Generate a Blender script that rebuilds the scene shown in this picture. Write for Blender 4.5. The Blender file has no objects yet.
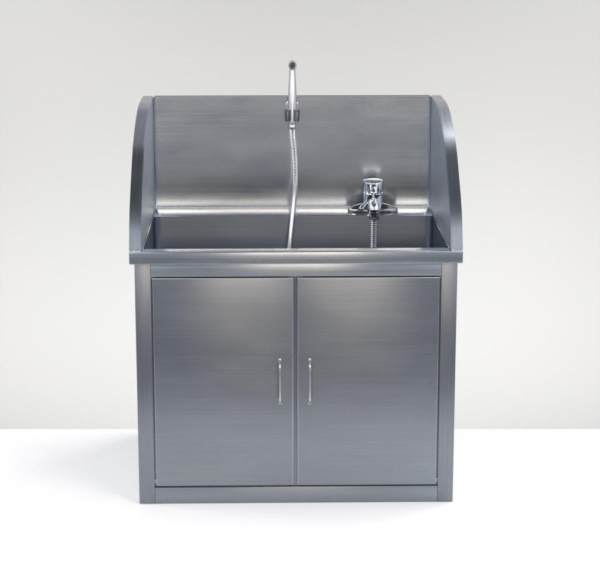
import bpy, bmesh, math, random
from mathutils import Vector, Matrix
random.seed(4)
SC = bpy.context.scene
COL = SC.collection
PI = math.pi

# ------------------------------------------------------------------ helpers
def obj(name, bm, m, parent=None, grain='x', smooth=False, uv=True):
    bm.normal_update()
    if uv:
        lay = bm.loops.layers.uv.new('UVMap')
        for f in bm.faces:
            n = f.normal
            ax = max(range(3), key=lambda i: abs(n[i]))
            for l in f.loops:
                c = l.vert.co
                if ax == 0: p, q = c.y, c.z
                elif ax == 1: p, q = c.x, c.z
                else: p, q = c.x, c.y
                if ax == 2 and grain == 'y': p, q = c.y, c.x
                if grain == 'z' and ax != 2: p, q = c.z, (c.x if ax == 1 else c.y)
                if grain == 'side' and ax: p, q = c.y + c.z, c.x
                l[lay].uv = (p, q)
    if smooth:
        for f in bm.faces: f.smooth = True
        for e in bm.edges:
            if len(e.link_faces) == 2 and e.calc_face_angle(0) > math.radians(38): e.smooth = False
    me = bpy.data.meshes.new(name); bm.to_mesh(me); bm.free()
    me.materials.append(m)
    o = bpy.data.objects.new(name, me); COL.objects.link(o)
    if parent: o.parent = parent
    return o

def box(bm, x0, x1, y0, y1, z0, z1, bev=0.0, seg=2):
    r = bmesh.ops.create_cube(bm, size=1)
    vs = r['verts']
    for v in vs:
        v.co = Vector(((x0+x1)/2 + v.co.x*(x1-x0), (y0+y1)/2 + v.co.y*(y1-y0), (z0+z1)/2 + v.co.z*(z1-z0)))
    if bev:
        es = list({e for v in vs for e in v.link_edges})
        bmesh.ops.bevel(bm, geom=es, offset=bev, segments=seg, profile=.5, affect='EDGES')

def boxes(name, m, parent, lst, bev=0.0, grain='x', seg=2):
    bm = bmesh.new()
    for b in lst: box(bm, *b, bev=bev, seg=seg)
    return obj(name, bm, m, parent, grain, smooth=bev > 0)

def lathe(bm, prof, mat=Matrix.Identity(4), n=40, cap=True):
    rings = []
    for r, z in prof:
        rings.append([bm.verts.new(mat @ Vector((r*math.cos(2*PI*k/n), r*math.sin(2*PI*k/n), z))) for k in range(n)])
    for a, b in zip(rings, rings[1:]):
        for k in range(n): bm.faces.new((a[k], a[(k+1) % n], b[(k+1) % n], b[k]))
    if cap:
        bm.faces.new(rings[0][::-1]); bm.faces.new(rings[-1])

def spline(pts, per=12):
    P = [Vector(p) for p in pts]; out = []
    Q = [P[0]*2-P[1]] + P + [P[-1]*2-P[-2]]
    for i in range(1, len(Q)-2):
        a, b, c, d = Q[i-1:i+3]
        for k in range(per):
            t = k/per
            out.append(.5*((2*b) + (c-a)*t + (2*a-5*b+4*c-d)*t*t + (3*b-a-3*c+d)*t**3))
    out.append(P[-1]); return out

def resample(path, step):
    L = [0]
    for a, b in zip(path, path[1:]): L.append(L[-1]+(b-a).length)
    n = max(2, int(L[-1]/step)); out = []; j = 0
    for i in range(n+1):
        s = L[-1]*i/n
        while j < len(L)-2 and L[j+1] < s: j += 1
        t = (s-L[j])/max(1e-9, L[j+1]-L[j]); out.append(path[j].lerp(path[j+1], min(1, t)))
    return out

def tube(bm, path, rad, n=14, sx=1.0, cap=True):
    """rad: number or function(i, total) ; ring section may be flattened by sx"""
    rings = []; up = Vector((1, 0, 0)); N = len(path)
    for i, p in enumerate(path):
        d = (path[min(i+1, N-1)]-path[max(i-1, 0)]).normalized()
        a = (up - d*up.dot(d))
        a = a.normalized() if a.length > 1e-4 else d.orthogonal().normalized()
        up = a; b = d.cross(a)
        r = rad(i, N) if callable(rad) else rad
        rings.append([bm.verts.new(p + a*(r*sx*math.cos(2*PI*k/n)) + b*(r*math.sin(2*PI*k/n))) for k in range(n)])
    for q, w in zip(rings, rings[1:]):
        for k in range(n): bm.faces.new((q[k], q[(k+1) % n], w[(k+1) % n], w[k]))
    if cap: bm.faces.new(rings[0][::-1]); bm.faces.new(rings[-1])

def axis_mat(p, d):
    return Matrix.Translation(Vector(p)) @ Vector(d).to_track_quat('Z', 'Y').to_matrix().to_4x4()

# ------------------------------------------------------------------ materials
def newmat(name):
    m = bpy.data.materials.new(name); m.use_nodes = True
    return m, m.node_tree.nodes, m.node_tree.links, m.node_tree.nodes['Principled BSDF']

def brushed(name, col=(.355, .39, .435), rough=.33, aniso=.75, streak=.09, bump=.006, uscale=2.0, vscale=260):
    m, N, L, P = newmat(name)
    uv = N.new('ShaderNodeUVMap'); uv.uv_map = 'UVMap'
    mp = N.new('ShaderNodeMapping'); mp.inputs['Scale'].default_value = (uscale, vscale, 1)
    L.new(uv.outputs[0], mp.inputs[0])
    n1 = N.new('ShaderNodeTexNoise'); n1.inputs['Scale'].default_value = 1; n1.inputs['Detail'].default_value = 3; n1.inputs['Roughness'].default_value = .6
    L.new(mp.outputs[0], n1.inputs['Vector'])
    mp2 = N.new('ShaderNodeMapping'); mp2.inputs['Scale'].default_value = (3.5, 9, 1)
    L.new(uv.outputs[0], mp2.inputs[0])
    n2 = N.new('ShaderNodeTexNoise'); n2.inputs['Scale'].default_value = 1; n2.inputs['Detail'].default_value = 4
    L.new(mp2.outputs[0], n2.inputs['Vector'])
    # colour: fine brushing streaks
    mr = N.new('ShaderNodeMapRange'); mr.inputs['From Min'].default_value = .25; mr.inputs['From Max'].default_value = .75
    mr.inputs['To Min'].default_value = 1-streak; mr.inputs['To Max'].default_value = 1+streak
    L.new(n1.outputs['Fac'], mr.inputs['Value'])
    mr3 = N.new('ShaderNodeMapRange'); mr3.inputs['From Min'].default_value = .3; mr3.inputs['From Max'].default_value = .7
    mr3.inputs['To Min'].default_value = .955; mr3.inputs['To Max'].default_value = 1.045
    L.new(n2.outputs['Fac'], mr3.inputs['Value'])
    mm = N.new('ShaderNodeMath'); mm.operation = 'MULTIPLY'; L.new(mr.outputs[0], mm.inputs[0]); L.new(mr3.outputs[0], mm.inputs[1])
    vm = N.new('ShaderNodeVectorMath'); vm.operation = 'SCALE'; vm.inputs[0].default_value = col
    L.new(mm.outputs[0], vm.inputs['Scale']); L.new(vm.outputs[0], P.inputs['Base Color'])
    # roughness: streaks plus large handling smudges
    ad = N.new('ShaderNodeMath'); ad.operation = 'ADD'; L.new(n1.outputs['Fac'], ad.inputs[0]); L.new(n2.outputs['Fac'], ad.inputs[1])
    mr2 = N.new('ShaderNodeMapRange'); mr2.inputs['From Min'].default_value = .6; mr2.inputs['From Max'].default_value = 1.4
    mr2.inputs['To Min'].default_value = rough-.03; mr2.inputs['To Max'].default_value = rough+.03
    L.new(ad.outputs[0], mr2.inputs['Value']); L.new(mr2.outputs[0], P.inputs['Roughness'])
    bp = N.new('ShaderNodeBump'); bp.inputs['Strength'].default_value = bump; bp.inputs['Distance'].default_value = .001
    L.new(n1.outputs['Fac'], bp.inputs['Height'])
    # gentle oil-canning of the thin sheet
    geo = N.new('ShaderNodeTexCoord')
    n3 = N.new('ShaderNodeTexNoise'); n3.inputs['Scale'].default_value = 3.2; n3.inputs['Detail'].default_value = 1
    L.new(geo.outputs['Object'], n3.inputs['Vector'])
    bp2 = N.new('ShaderNodeBump'); bp2.inputs['Strength'].default_value = .10; bp2.inputs['Distance'].default_value = .02
    L.new(n3.outputs['Fac'], bp2.inputs['Height']); L.new(bp.outputs[0], bp2.inputs['Normal'])
    L.new(bp2.outputs[0], P.inputs['Normal'])
    P.inputs['Metallic'].default_value = 1
    P.inputs['Anisotropic'].default_value = aniso
    P.inputs['Anisotropic Rotation'].default_value = ANISO_ROT
    tg = N.new('ShaderNodeTangent'); tg.direction_type = 'UV_MAP'; tg.uv_map = 'UVMap'
    L.new(tg.outputs[0], P.inputs['Tangent'])
    return m
ANISO_ROT = 0.25

def plain(name, col, rough, metal=0.0, noise=0.0, scale=30):
    m, N, L, P = newmat(name)
    P.inputs['Metallic'].default_value = metal
    P.inputs['Base Color'].default_value = (*col, 1)
    tc = N.new('ShaderNodeTexCoord'); n = N.new('ShaderNodeTexNoise'); n.inputs['Scale'].default_value = scale; n.inputs['Detail'].default_value = 4
    L.new(tc.outputs['Object'], n.inputs['Vector'])
    mr = N.new('ShaderNodeMapRange'); mr.inputs['To Min'].default_value = max(.02, rough-.04); mr.inputs['To Max'].default_value = rough+.04
    L.new(n.outputs['Fac'], mr.inputs['Value']); L.new(mr.outputs[0], P.inputs['Roughness'])
    if noise:
        m2 = N.new('ShaderNodeMapRange'); m2.inputs['To Min'].default_value = 1-noise; m2.inputs['To Max'].default_value = 1+noise
        L.new(n.outputs['Fac'], m2.inputs['Value'])
        vm = N.new('ShaderNodeVectorMath'); vm.operation = 'SCALE'; vm.inputs[0].default_value = col
        L.new(m2.outputs[0], vm.inputs['Scale']); L.new(vm.outputs[0], P.inputs['Base Color'])
    return m

STEEL = brushed('brushed_steel')
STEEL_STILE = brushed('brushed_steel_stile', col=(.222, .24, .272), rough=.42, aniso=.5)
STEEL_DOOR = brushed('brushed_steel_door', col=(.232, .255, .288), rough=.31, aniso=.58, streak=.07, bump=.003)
STEEL_BACK = brushed('brushed_steel_back', col=(.36, .395, .445), rough=.19, aniso=.6, streak=.022, bump=.0012, uscale=.8)
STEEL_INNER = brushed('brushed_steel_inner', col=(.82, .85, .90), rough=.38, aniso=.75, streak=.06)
STEEL_RIM = brushed('brushed_steel_rim', col=(.42, .455, .50), rough=.26, aniso=.6)
STEEL_SIDE = brushed('brushed_steel_side', rough=.27, aniso=.1)
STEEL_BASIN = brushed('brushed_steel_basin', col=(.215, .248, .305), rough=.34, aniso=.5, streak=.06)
STEEL_LEDGE = brushed('brushed_steel_ledge', rough=.11, aniso=.4, streak=.05)
CHROME = plain('chrome', (.70, .71, .73), .07, 1)
HANDLE = plain('satin_chrome', (.55, .55, .55), .20, 1)
GRIP = plain('satin_grip', (.70, .69, .68), .31, 1)
HOSE = plain('hose_steel', (.76, .755, .735), .30, 1)
DARKHOSE = plain('dark_braid', (.34, .35, .37), .33, 1)
CHROME_CLIP_DARK = plain('chrome_clip_dark_reflection', (.26, .265, .29), .12, 1)  # chrome clip, its dark side reflections put into the base colour
CHROME_PLATE_DARK = plain('chrome_plate_dark_reflection', (.24, .245, .26), .12, 1)  # chrome deck plate, the dark it reflects is painted into its colour
RUBBER = plain('dark_rubber', (.03, .03, .035), .5)
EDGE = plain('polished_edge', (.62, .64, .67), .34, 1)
INNER = plain('cabinet_inside', (.10, .10, .11), .6, .3)
WHITE = plain('white_board', (.87, .87, .875), .55, noise=.006, scale=3)
PAPER = plain('backdrop_paper', (.370, .368, .359), .9, noise=.012, scale=.8)
GREY = plain('studio_ground', (.17, .175, .185), .7, noise=.1)

# ------------------------------------------------------------------ measured sizes (cabinet front is 1.0 wide, front plane y=0)
ZR, RB = .823, .7835           # rim top / underside
D, LF = .740, .580             # back panel plane / front of the rear ledge
WR, TI = .516, .479            # outer half width / inner half width
ZT = 1.210

def empty(name, loc, label, cat):
    o = bpy.data.objects.new(name, None); COL.objects.link(o); o.location = loc
    o.empty_display_size = .1
    o['label'] = label; o['category'] = cat
    return o

sink = empty('sink_cabinet', (0, 0, 0), 'brushed stainless steel sink cabinet with two doors, high splash guards and chrome mixer tap', 'sink')

# ---- carcass
bm = bmesh.new()
t = .004
for x0, x1 in ((-.5, -.5+t), (.5-t, .5)): box(bm, x0, x1, .0015, D+.02, .001, RB-.0005)
box(bm, -.5+t, .5-t, D+.016, D+.02, .001, RB-.0005)
box(bm, -.5+t, .5-t, .06, D+.016, .03, .034)
obj('carcass', bm, STEEL_SIDE, sink, 'z')
boxes('inner_liner', INNER, sink, [(-.488, .488, .030, .034, .036, .770)])
for s in (-1, 1):
    a, b = sorted((s*.5005, s*.4512))
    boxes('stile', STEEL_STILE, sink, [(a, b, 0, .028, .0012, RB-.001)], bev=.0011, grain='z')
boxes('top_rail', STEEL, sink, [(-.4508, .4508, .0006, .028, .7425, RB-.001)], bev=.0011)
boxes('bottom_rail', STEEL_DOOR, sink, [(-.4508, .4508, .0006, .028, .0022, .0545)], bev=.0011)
for b in ((-.4513, -.4400, .0105, .0125, .0552, .7418), (.4400, .4513, .0105, .0125, .0552, .7418),
          (-.4399, -.0221, .0105, .0125, .0548, .0640), (.0221, .4399, .0105, .0125, .0548, .0640)):
    boxes('gap_filler', STEEL_STILE, sink, [b], grain='z')  # recessed strips added behind the door gaps to lighten their shade
boxes('mullion', STEEL_STILE, sink, [(-.022, .022, .0105, .0285, .0552, .7418)], grain='z')

# ---- doors, each with its bow handle
def door(x0, x1, hx, hinge_x):
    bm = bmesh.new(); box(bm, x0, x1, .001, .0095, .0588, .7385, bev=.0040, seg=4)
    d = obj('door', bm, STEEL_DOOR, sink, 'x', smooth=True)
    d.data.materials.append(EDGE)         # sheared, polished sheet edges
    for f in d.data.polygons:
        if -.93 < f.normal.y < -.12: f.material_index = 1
    bm = bmesh.new()
    zt, zb = .474, .334
    path = spline([(hx, .0025, zt), (hx, -.012, zt-.003), (hx, -.024, zt-.014), (hx, -.027, zt-.034), (hx, -.0275, (zt+zb)/2),
                   (hx, -.027, zb+.034), (hx, -.024, zb+.014), (hx, -.012, zb+.003), (hx, .0025, zb)], 8)
    tube(bm, path, lambda i, n: .0032 + .0015*max(0, 1-abs(i-n*.27)/4.0) + .0006*max(0, 1-abs(i-n*.72)/4.0), 14)
    for z in (zt, zb): lathe(bm, [(.0048, 0), (.0054, .001), (.0050, .003), (.003, .0042)], axis_mat((hx, .0012, z), (0, -1, 0)), 20)
    obj('handle', bm, HANDLE, d, smooth=True)
    for z in (.075, .7385):
        bm = bmesh.new()
        lathe(bm, [(.0019, -.006), (.0019, .006)], Matrix.Translation((hinge_x, .005, z)), 12)
        obj('hinge_pin', bm, HANDLE, d, smooth=True)
door(-.4470, -.0085, -.0515, -.4492)
door(.0035, .4470, .0425, .4492)

# ---- rim (front bar and returns under the side panels)
bm = bmesh.new()
box(bm, -WR, WR, -.011, .043, RB, ZR, bev=.003, seg=3)
obj('front_rim', bm, STEEL_RIM, sink, 'x', smooth=True)
for s in (-1, 1):
    a, b = sorted((s*WR, s*(TI-.004)))
    boxes('side_rim', STEEL_RIM, sink, [(a, b, .0435, D+.03, RB+.001, ZR-.0006)], bev=.001, grain='y')

# ---- basin: open bowl with rounded vertical corners and a rounded bottom
def rrect(x0, x1, y0, y1, r, n=7):
    out = []
    for cx, cy, a0 in ((x1-r, y1-r, 0), (x0+r, y1-r, 90), (x0+r, y0+r, 180), (x1-r, y0+r, 270)):
        for k in range(n+1):
            a = math.radians(a0 + 90*k/n); out.append((cx+r*math.cos(a), cy+r*math.sin(a)))
    return out
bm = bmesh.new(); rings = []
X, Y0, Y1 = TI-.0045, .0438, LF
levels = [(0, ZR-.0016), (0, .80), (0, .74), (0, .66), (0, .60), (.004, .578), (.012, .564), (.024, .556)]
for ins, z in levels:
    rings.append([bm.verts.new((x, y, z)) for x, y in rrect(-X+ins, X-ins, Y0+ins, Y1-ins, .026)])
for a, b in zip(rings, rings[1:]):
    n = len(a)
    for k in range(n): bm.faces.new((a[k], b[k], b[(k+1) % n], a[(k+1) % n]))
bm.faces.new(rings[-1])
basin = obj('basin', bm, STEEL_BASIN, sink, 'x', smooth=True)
bm = bmesh.new()
lathe(bm, [(.030, 0), (.034, .0015), (.034, .003), (.020, .002), (.018, .001)], Matrix.Translation((.05, .33, .5562)), 32)
obj('drain', bm, CHROME, basin, smooth=True)

# ---- rear ledge; its front edge turns down into the basin
bm = bmesh.new()
box(bm, -TI+.001, TI-.001, LF+.0005, D-.0004, ZR-.012, ZR, bev=.002, seg=3)
obj('rear_ledge', bm, STEEL_LEDGE, sink, 'x', smooth=True)
# ---- thin lip where each side panel meets the basin
for s in (-1, 1):
    a, b = sorted((s*(TI+.0005), s*(TI-.0052)))
    boxes('basin_lip', STEEL_LEDGE, sink, [(a, b, .0435, LF-.001, ZR-.003, ZR+.0015)], bev=.001, grain='y')

# ---- back panel
bm = bmesh.new()
r = .007; prof = []
w = TI-.0006
# plan outline of the sheet: fillet into both side panels
front = [(-w, D-r)] + [(-w+r-r*math.cos(math.radians(a)), D-r+r*math.sin(math.radians(a))) for a in range(15, 91, 15)] \
      + [(w-r+r*math.sin(math.radians(a)), D-r+r*math.cos(math.radians(a))) for a in range(0, 76, 15)] + [(w, D-r)]
back = [(w, D+.018), (-w, D+.018)]
lo = [bm.verts.new((x, y, ZR+.0004)) for x, y in front+back]
hi = [bm.verts.new((x, y, ZT-.001)) for x, y in front+back]
n = len(lo)
for k in range(n): bm.faces.new((lo[k], lo[(k+1) % n], hi[(k+1) % n], hi[k]))
bm.faces.new(hi); bm.faces.new(lo[::-1])
es = [e for e in bm.edges if all(abs(v.co.z-(ZT-.001)) < 1e-5 for v in e.verts)]
bmesh.ops.bevel(bm, geom=es, offset=.0025, segments=2, affect='EDGES')
obj('back_panel', bm, STEEL_BACK, sink, 'x', smooth=True)

# ---- curved side panels (hollow boxes with a 37 mm folded edge)
side = spline([(0, -.0075, ZR+.0005), (0, .028, .905), (0, .078, .970), (0, .166, 1.050), (0, .250, 1.114), (0, .352, 1.160),
               (0, .470, 1.196), (0, .560, 1.208), (0, .640, ZT), (0, D+.02, ZT)], 8)
for s in (-1, 1):
    bm = bmesh.new()
    pts = [(p.y, p.z) for p in side] + [(D+.02, ZR+.0005)]
    xa, xb = s*WR, s*TI
    A = [bm.verts.new((xa, y, z)) for y, z in pts]; B = [bm.verts.new((xb, y, z)) for y, z in pts]
    n = len(pts)
    for k in range(n): bm.faces.new((A[k], A[(k+1) % n], B[(k+1) % n], B[k]))
    fa = bm.faces.new(A); fb = bm.faces.new(B[::-1])
    bmesh.ops.recalc_face_normals(bm, faces=bm.faces[:])
    es = list(set(fa.edges) | set(fb.edges))
    bmesh.ops.bevel(bm, geom=es, offset=.0022, segments=2, affect='EDGES')
    o = obj('side_panel', bm, STEEL_SIDE, sink, 'side', smooth=True)
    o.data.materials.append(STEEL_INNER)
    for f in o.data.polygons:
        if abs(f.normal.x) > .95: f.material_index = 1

# ---- weld beads where the folded edge of each side panel meets the rim
for s in (-1, 1):
    bm = bmesh.new()
    pw = [Vector((s*(.4805 + .034*k/22), -.0078 + .0006*math.sin(k*1.7+s), ZR+.0012+.0008*math.sin(k*2.3))) for k in range(23)]
    tube(bm, pw, lambda i, n: .0019 + .0007*math.sin(i*2.9), 10)
    obj('weld_bead', bm, EDGE, sink, smooth=True, uv=False)

# ------------------------------------------------------------------ mixer tap on the ledge
fx, fy, fz = .2745, .632, ZR
def sub(name, bm, m, p): return obj(name, bm, m, p, smooth=True, uv=False)
bm = bmesh.new()
lathe(bm, [(.036, .004), (.0355, .018), (.0335, .030), (.0325, .050), (.0325, .064), (.0335, .068), (.0300, .070)], Matrix.Translation((fx, fy, fz)), 48)
faucet = sub('faucet', bm, CHROME, sink)
bm = bmesh.new()     # boat-shaped deck plate
rings = []
for i, (sc, z) in enumerate(((1, .0003), (1.0, .010), (.975, .014), (.88, .019), (.68, .026), (.45, .031))):
    ring = []
    for k in range(48):
        a = 2*PI*k/48
        c, s_ = math.cos(a), math.sin(a)
        hx = .086*(abs(c)**.75)*(1 if c >= 0 else -1)*sc
        hy = .030*(abs(s_)**.8)*(1 if s_ >= 0 else -1)*(sc if sc > .8 else .8*sc+.16)
        ring.append(bm.verts.new((fx+hx, fy+hy, fz+z)))
    rings.append(ring)
for a, b in zip(rings, rings[1:]):
    for k in range(48): bm.faces.new((a[k], a[(k+1) % 48], b[(k+1) % 48], b[k]))
bm.faces.new(rings[0][::-1]); bm.faces.new(rings[-1])
sub('deck_plate', bm, CHROME_PLATE_DARK, faucet)
bm = bmesh.new()     # lever: domed cap with a paddle dropping to the front
M = Matrix.Translation((fx, fy, fz+.070)) @ Matrix.Rotation(math.radians(5), 4, 'X')
lathe(bm, [(.027, .0005), (.031, .003), (.0325, .010), (.034, .030), (.0345, .037), (.033, .041), (.024, .0435), (.0, .0445)][:-1], M, 48)
tube(bm, spline([(fx, fy-.024, fz+.098), (fx, fy-.042, fz+.096), (fx-.001, fy-.062, fz+.088), (fx-.001, fy-.078, fz+.078)], 8),
     lambda i, n: .0095-.003*i/n if i < n-2 else (.0055 if i == n-2 else .003), 18, sx=1.7)
sub('lever', bm, CHROME, faucet)
bm = bmesh.new()
tube(bm, spline([(fx, fy-.012, fz+.030), (fx, fy-.035, fz+.036), (fx, fy-.055, fz+.036), (fx, fy-.068, fz+.029), (fx, fy-.073, fz+.018)], 8),
     lambda i, n: .021-.0035*i/n, 28)
sub('spout', bm, CHROME, faucet)
bm = bmesh.new()
lathe(bm, [(.0155, .0), (.018, .002), (.018, .013), (.0165, .0145), (.0165, .0155)], Matrix.Translation((fx, fy-.0735, fz+.0035)), 32)
sub('aerator', bm, CHROME, faucet)
bm = bmesh.new()     # small diverter knob pointing down to the left front
lathe(bm, [(.006, 0), (.006, .022), (.0095, .024), (.0105, .030), (.0105, .040), (.008, .043)], axis_mat((fx-.020, fy-.018, fz+.042), (-.55, -.55, -.62)), 24)
sub('diverter_knob', bm, CHROME, faucet)
bm = bmesh.new()
lathe(bm, [(.0165, .0), (.0165, .008), (.013, .009)], Matrix.Translation((fx, fy-.0735, fz-.008)), 24)
pp = resample(spline([(fx, fy-.0735, fz-.002), (fx-.0003, fy-.0735, fz-.08), (fx-.001, fy-.076, fz-.16), (fx-.003, fy-.09, fz-.225), (fx-.01, fy-.13, fz-.255), (fx-.05, fy-.2, fz-.259)], 10), .0016)
tube(bm, pp, lambda i, n: .0112 + .0011*math.cos(2*PI*i/4.0), 16)
sub('outlet_hose', bm, DARKHOSE, faucet)

# ------------------------------------------------------------------ handset bracket, fixed near the top of the back panel
hx, hz = -.001, 1.158
bm = bmesh.new()
for k, (r_, y) in enumerate(((.0265, 0), (.0265, .004), (.0245, .007), (.018, .009))): pass
Mb = axis_mat((hx, D-.0004, hz+.002), (0, -1, 0)) @ Matrix.Diagonal((1, 1.5, 1, 1))
lathe(bm, [(.0265, 0), (.0268, .004), (.0250, .0075), (.019, .0095), (.010, .0100)], Mb, 48)
bracket = obj('handset_bracket', bm, CHROME, sink, smooth=True, uv=False)
lean = Vector((.006, .10, 1)).normalized()
hp = Vector((hx, D-.040, hz-.008))
bm = bmesh.new()
lathe(bm, [(.0085, 0), (.0085, .022), (.012, .026)], axis_mat((hx, D-.006, hz-.006), (0, -1, 0)), 24)
sub('bracket_stem', bm, CHROME, bracket)
bm = bmesh.new()     # open C-shaped clip
A = axis_mat(hp - lean*.020, lean)
def cring(r, z): return [A @ Vector((r*math.sin(math.radians(a)), -r*math.cos(math.radians(a)), z)) for a in range(-150, 151, 10)]
secs = [cring(.0145, 0), cring(.0225, -.001), cring(.0240, .004), cring(.0245, .034), cring(.0230, .040), cring(.0165, .040)]
vv = [[bm.verts.new(p) for p in sct] for sct in secs]
m_ = len(vv)
for i in range(m_):
    a, b = vv[i], vv[(i+1) % m_]
    for k in range(len(a)-1): bm.faces.new((a[k], a[k+1], b[k+1], b[k]))
bm.faces.new([q[0] for q in vv]); bm.faces.new([q[-1] for q in vv][::-1])
bmesh.ops.recalc_face_normals(bm, faces=bm.faces[:])
sub('clip', bm, CHROME_CLIP_DARK, bracket)

# ------------------------------------------------------------------ shower handset hanging in the bracket, with its hose
hand = empty('shower_handset', hp, 'slim chrome shower handset with a ribbed steel hose, clipped upright above the back panel', 'shower head')
def at(o): o.location = -hp; return o
bm = bmesh.new()
A = axis_mat(hp - lean*.032, lean)
lathe(bm, [(.0085, -.004), (.0105, 0), (.0115, .010), (.0125, .030), (.0150, .062), (.0153, .090), (.0140, .125), (.0120, .158), (.0108, .180), (.0108, .194), (.0112, .203)], A, 36)
at(sub('grip', bm, GRIP, hand))
top = hp - lean*.032 + lean*.203 + Vector((0, -.011, 0))
fd = Vector((.0, -1, .12)).normalized()
bm = bmesh.new()
lathe(bm, [(.006, -.020), (.0105, -.017), (.0135, -.010), (.0145, .0), (.0145, .007), (.0135, .009), (.0104, .0095), (.0099, .0075)], axis_mat(top, fd) @ Matrix.Diagonal((1, 1.15, 1, 1)), 36)
at(sub('spray_head', bm, CHROME, hand))
bm = bmesh.new()
lathe(bm, [(.0098, .0070), (.0097, .0082), (.008, .0088), (.003, .0090)], axis_mat(top, fd) @ Matrix.Diagonal((1, 1.15, 1, 1)), 32)
at(sub('spray_face', bm, RUBBER, hand))
b0 = hp - lean*.034
bm = bmesh.new()
lathe(bm, [(.0095, 0), (.0108, .002), (.0108, .014), (.0095, .016)], axis_mat(b0 - lean*.014, lean), 24)
at(sub('hose_nut', bm, CHROME, hand))
HP = [b0 - lean*.012, (.0005, .692, 1.07), (.0058, .680, 1.02), (.0082, .665, .965), (.0066, .640, .905), (.0015, .600, .857), (-.0055, .545, .808), (-.0125, .490, .755),
      (-.022, .435, .690), (-.035, .385, .625), (-.06, .33, .582), (-.12, .27, .569), (-.2, .24, .566)]
bm = bmesh.new()
hp_path = resample(spline(HP, 12), .0013)
tube(bm, hp_path, lambda i, n: .0087 + .0009*math.cos(2*PI*i/4.0), 14)
at(sub('hose', bm, HOSE, hand))

# ------------------------------------------------------------------ setting
YAW = -.01977
def struct(o): o['kind'] = 'structure'; return o
bm = bmesh.new(); box(bm, -4, 4, -1.60, 0, -.8, 0, bev=.002)
fl = struct(obj('floor', bm, WHITE, smooth=True)); fl.location = (0, .775, 0); fl.rotation_euler = (0, 0, YAW)
bm = bmesh.new()
vs = [bm.verts.new(v) for v in ((-7, 0, -.8), (7, 0, -.8), (7, 0, 2.7), (-7, 0, 2.7))]
bm.faces.new(vs[::-1]); bm.normal_update()
box(bm, -7, 7, .004, .1, -.8, 2.7)
bd = struct(obj('wall', bm, PAPER)); bd.location = (0, 3.0, 0); bd.rotation_euler = (0, 0, YAW)
bm = bmesh.new()
bm.faces.new([bm.verts.new(v) for v in ((-9, -7.5, -.804), (9, -7.5, -.804), (9, 4, -.804), (-9, 4, -.804))])
struct(obj('ground', bm, GREY))

# ------------------------------------------------------------------ light
w = bpy.data.worlds.new('World'); SC.world = w; w.use_nodes = True
N, L = w.node_tree.nodes, w.node_tree.links
bg = N['Background']; bg.inputs['Strength'].default_value = 1.0
# studio surroundings: pale walls all round, a darker ceiling towards the front, a mid grey floor
tc = N.new('ShaderNodeTexCoord'); sx = N.new('ShaderNodeSeparateXYZ'); L.new(tc.outputs['Generated'], sx.inputs[0])
rz = N.new('ShaderNodeValToRGB'); cr = rz.color_ramp; cr.interpolation = 'EASE'
mz = N.new('ShaderNodeMapRange'); mz.inputs['From Min'].default_value = -1; mz.inputs['From Max'].default_value = 1
L.new(sx.outputs['Z'], mz.inputs['Value']); L.new(mz.outputs[0], rz.inputs[0])
stops = [(0, .30), (.44, .34), (.54, .50), (.76, .60), (.90, .18), (1, .10)]
while len(cr.elements) < len(stops): cr.elements.new(.5)
for e, (p, v) in zip(cr.elements, stops): e.position = p; e.color = (v*.93, v*.99, v*1.09, 1)
my = N.new('ShaderNodeMapRange'); my.interpolation_type = 'SMOOTHSTEP'
my.inputs['From Min'].default_value = .16; my.inputs['From Max'].default_value = .40; my.inputs['To Min'].default_value = 0; my.inputs['To Max'].default_value = 1
L.new(sx.outputs['Y'], my.inputs['Value'])
mx = N.new('ShaderNodeMix'); mx.data_type = 'RGBA'
L.new(my.outputs[0], mx.inputs[0]); L.new(rz.outputs[0], mx.inputs[6]); mx.inputs[7].default_value = (.40, .40, .44, 1)
L.new(mx.outputs[2], bg.inputs['Color'])

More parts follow.
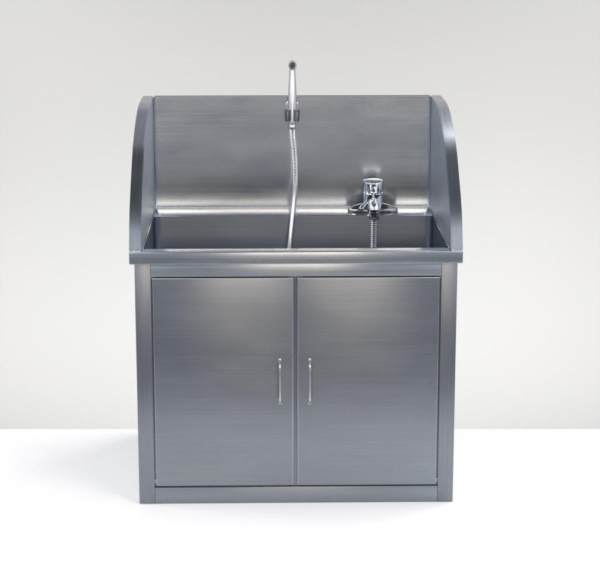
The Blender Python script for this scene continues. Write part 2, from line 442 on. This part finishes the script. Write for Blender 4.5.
def area(name, loc, target, sx, sy, power, col=(1, 1, 1)):
    l = bpy.data.lights.new(name, 'AREA'); l.shape = 'RECTANGLE'; l.size = sx; l.size_y = sy; l.energy = power; l.color = col
    o = bpy.data.objects.new(name, l); COL.objects.link(o); o.location = loc
    o.rotation_euler = (Vector(target)-Vector(loc)).to_track_quat('-Z', 'Y').to_euler()
    return o
area('softbox', (-.50, -6.4, 2.1), (-.3, .6, 1.0), .62, 1.0, 32, (1, .82, .63))
area('softbox', (.66, -6.4, 2.1), (.3, .6, 1.0), 1.0, 1.0, 46, (1, .82, .63))
area('rear_softbox', (2.3, 2.4, 4.4), (0, 0, .2), 2.6, 1.6, 105, (1, .99, .97))
area('side_fill', (4.2, -4.4, 4.4), (0, 0, .2), 3.2, 3.2, 222, (1, .99, .97))  # unseen pair of fill lamps added at the front corners to brighten the floor
area('side_fill', (-4.2, -4.4, 4.4), (0, 0, .2), 3.2, 3.2, 228, (1, .99, .97))
area('side_fill', (3.6, .4, 3.4), (.9, .4, 0), 2.2, 2.2, 60, (1, .99, .97))  # second added fill pair, lifts the underlit back of the floor
area('side_fill', (-3.6, .4, 3.4), (-.9, .4, 0), 2.2, 2.2, 90, (1, .99, .97))
area('backdrop_fill', (0, 1.5, -.5), (0, 3.0, .25), 5.0, .4, 80, (1, 1, 1))  # unseen lamp added behind the stage to brighten the lower backdrop

def spot(name, loc, target, power, ang, col=(1, 1, .985)):
    l = bpy.data.lights.new(name, 'SPOT'); l.energy = power; l.spot_size = math.radians(ang); l.spot_blend = 1; l.shadow_soft_size = .25; l.color = col
    o = bpy.data.objects.new(name, l); COL.objects.link(o); o.location = loc
    o.rotation_euler = (Vector(target)-Vector(loc)).to_track_quat('-Z', 'Y').to_euler()
spot('backdrop_fill_spot', (-2.6, 1.4, 2.6), (-1.35, 3.0, 1.55), 75, 38)  # unseen spots added to lay soft light patches on the upper backdrop
spot('backdrop_fill_spot', (2.7, 1.4, 2.4), (1.5, 3.0, 1.2), 45, 40)

# ------------------------------------------------------------------ camera
cam = bpy.data.cameras.new('camera'); co = bpy.data.objects.new('camera', cam); COL.objects.link(co)
cam.sensor_fit = 'HORIZONTAL'; cam.sensor_width = 36; cam.lens = 36*1788.67/600
cam.clip_end = 200
pit = .23028
F = Vector((-math.sin(YAW)*math.cos(pit), math.cos(YAW)*math.cos(pit), -math.sin(pit)))
co.location = (-.09529, -5.40927, 1.97548)
co.rotation_euler = F.to_track_quat('-Z', 'Y').to_euler()
SC.camera = co
SC.view_settings.view_transform = 'Standard'; SC.view_settings.look = 'None'
SC.view_settings.exposure = 0; SC.view_settings.gamma = 1
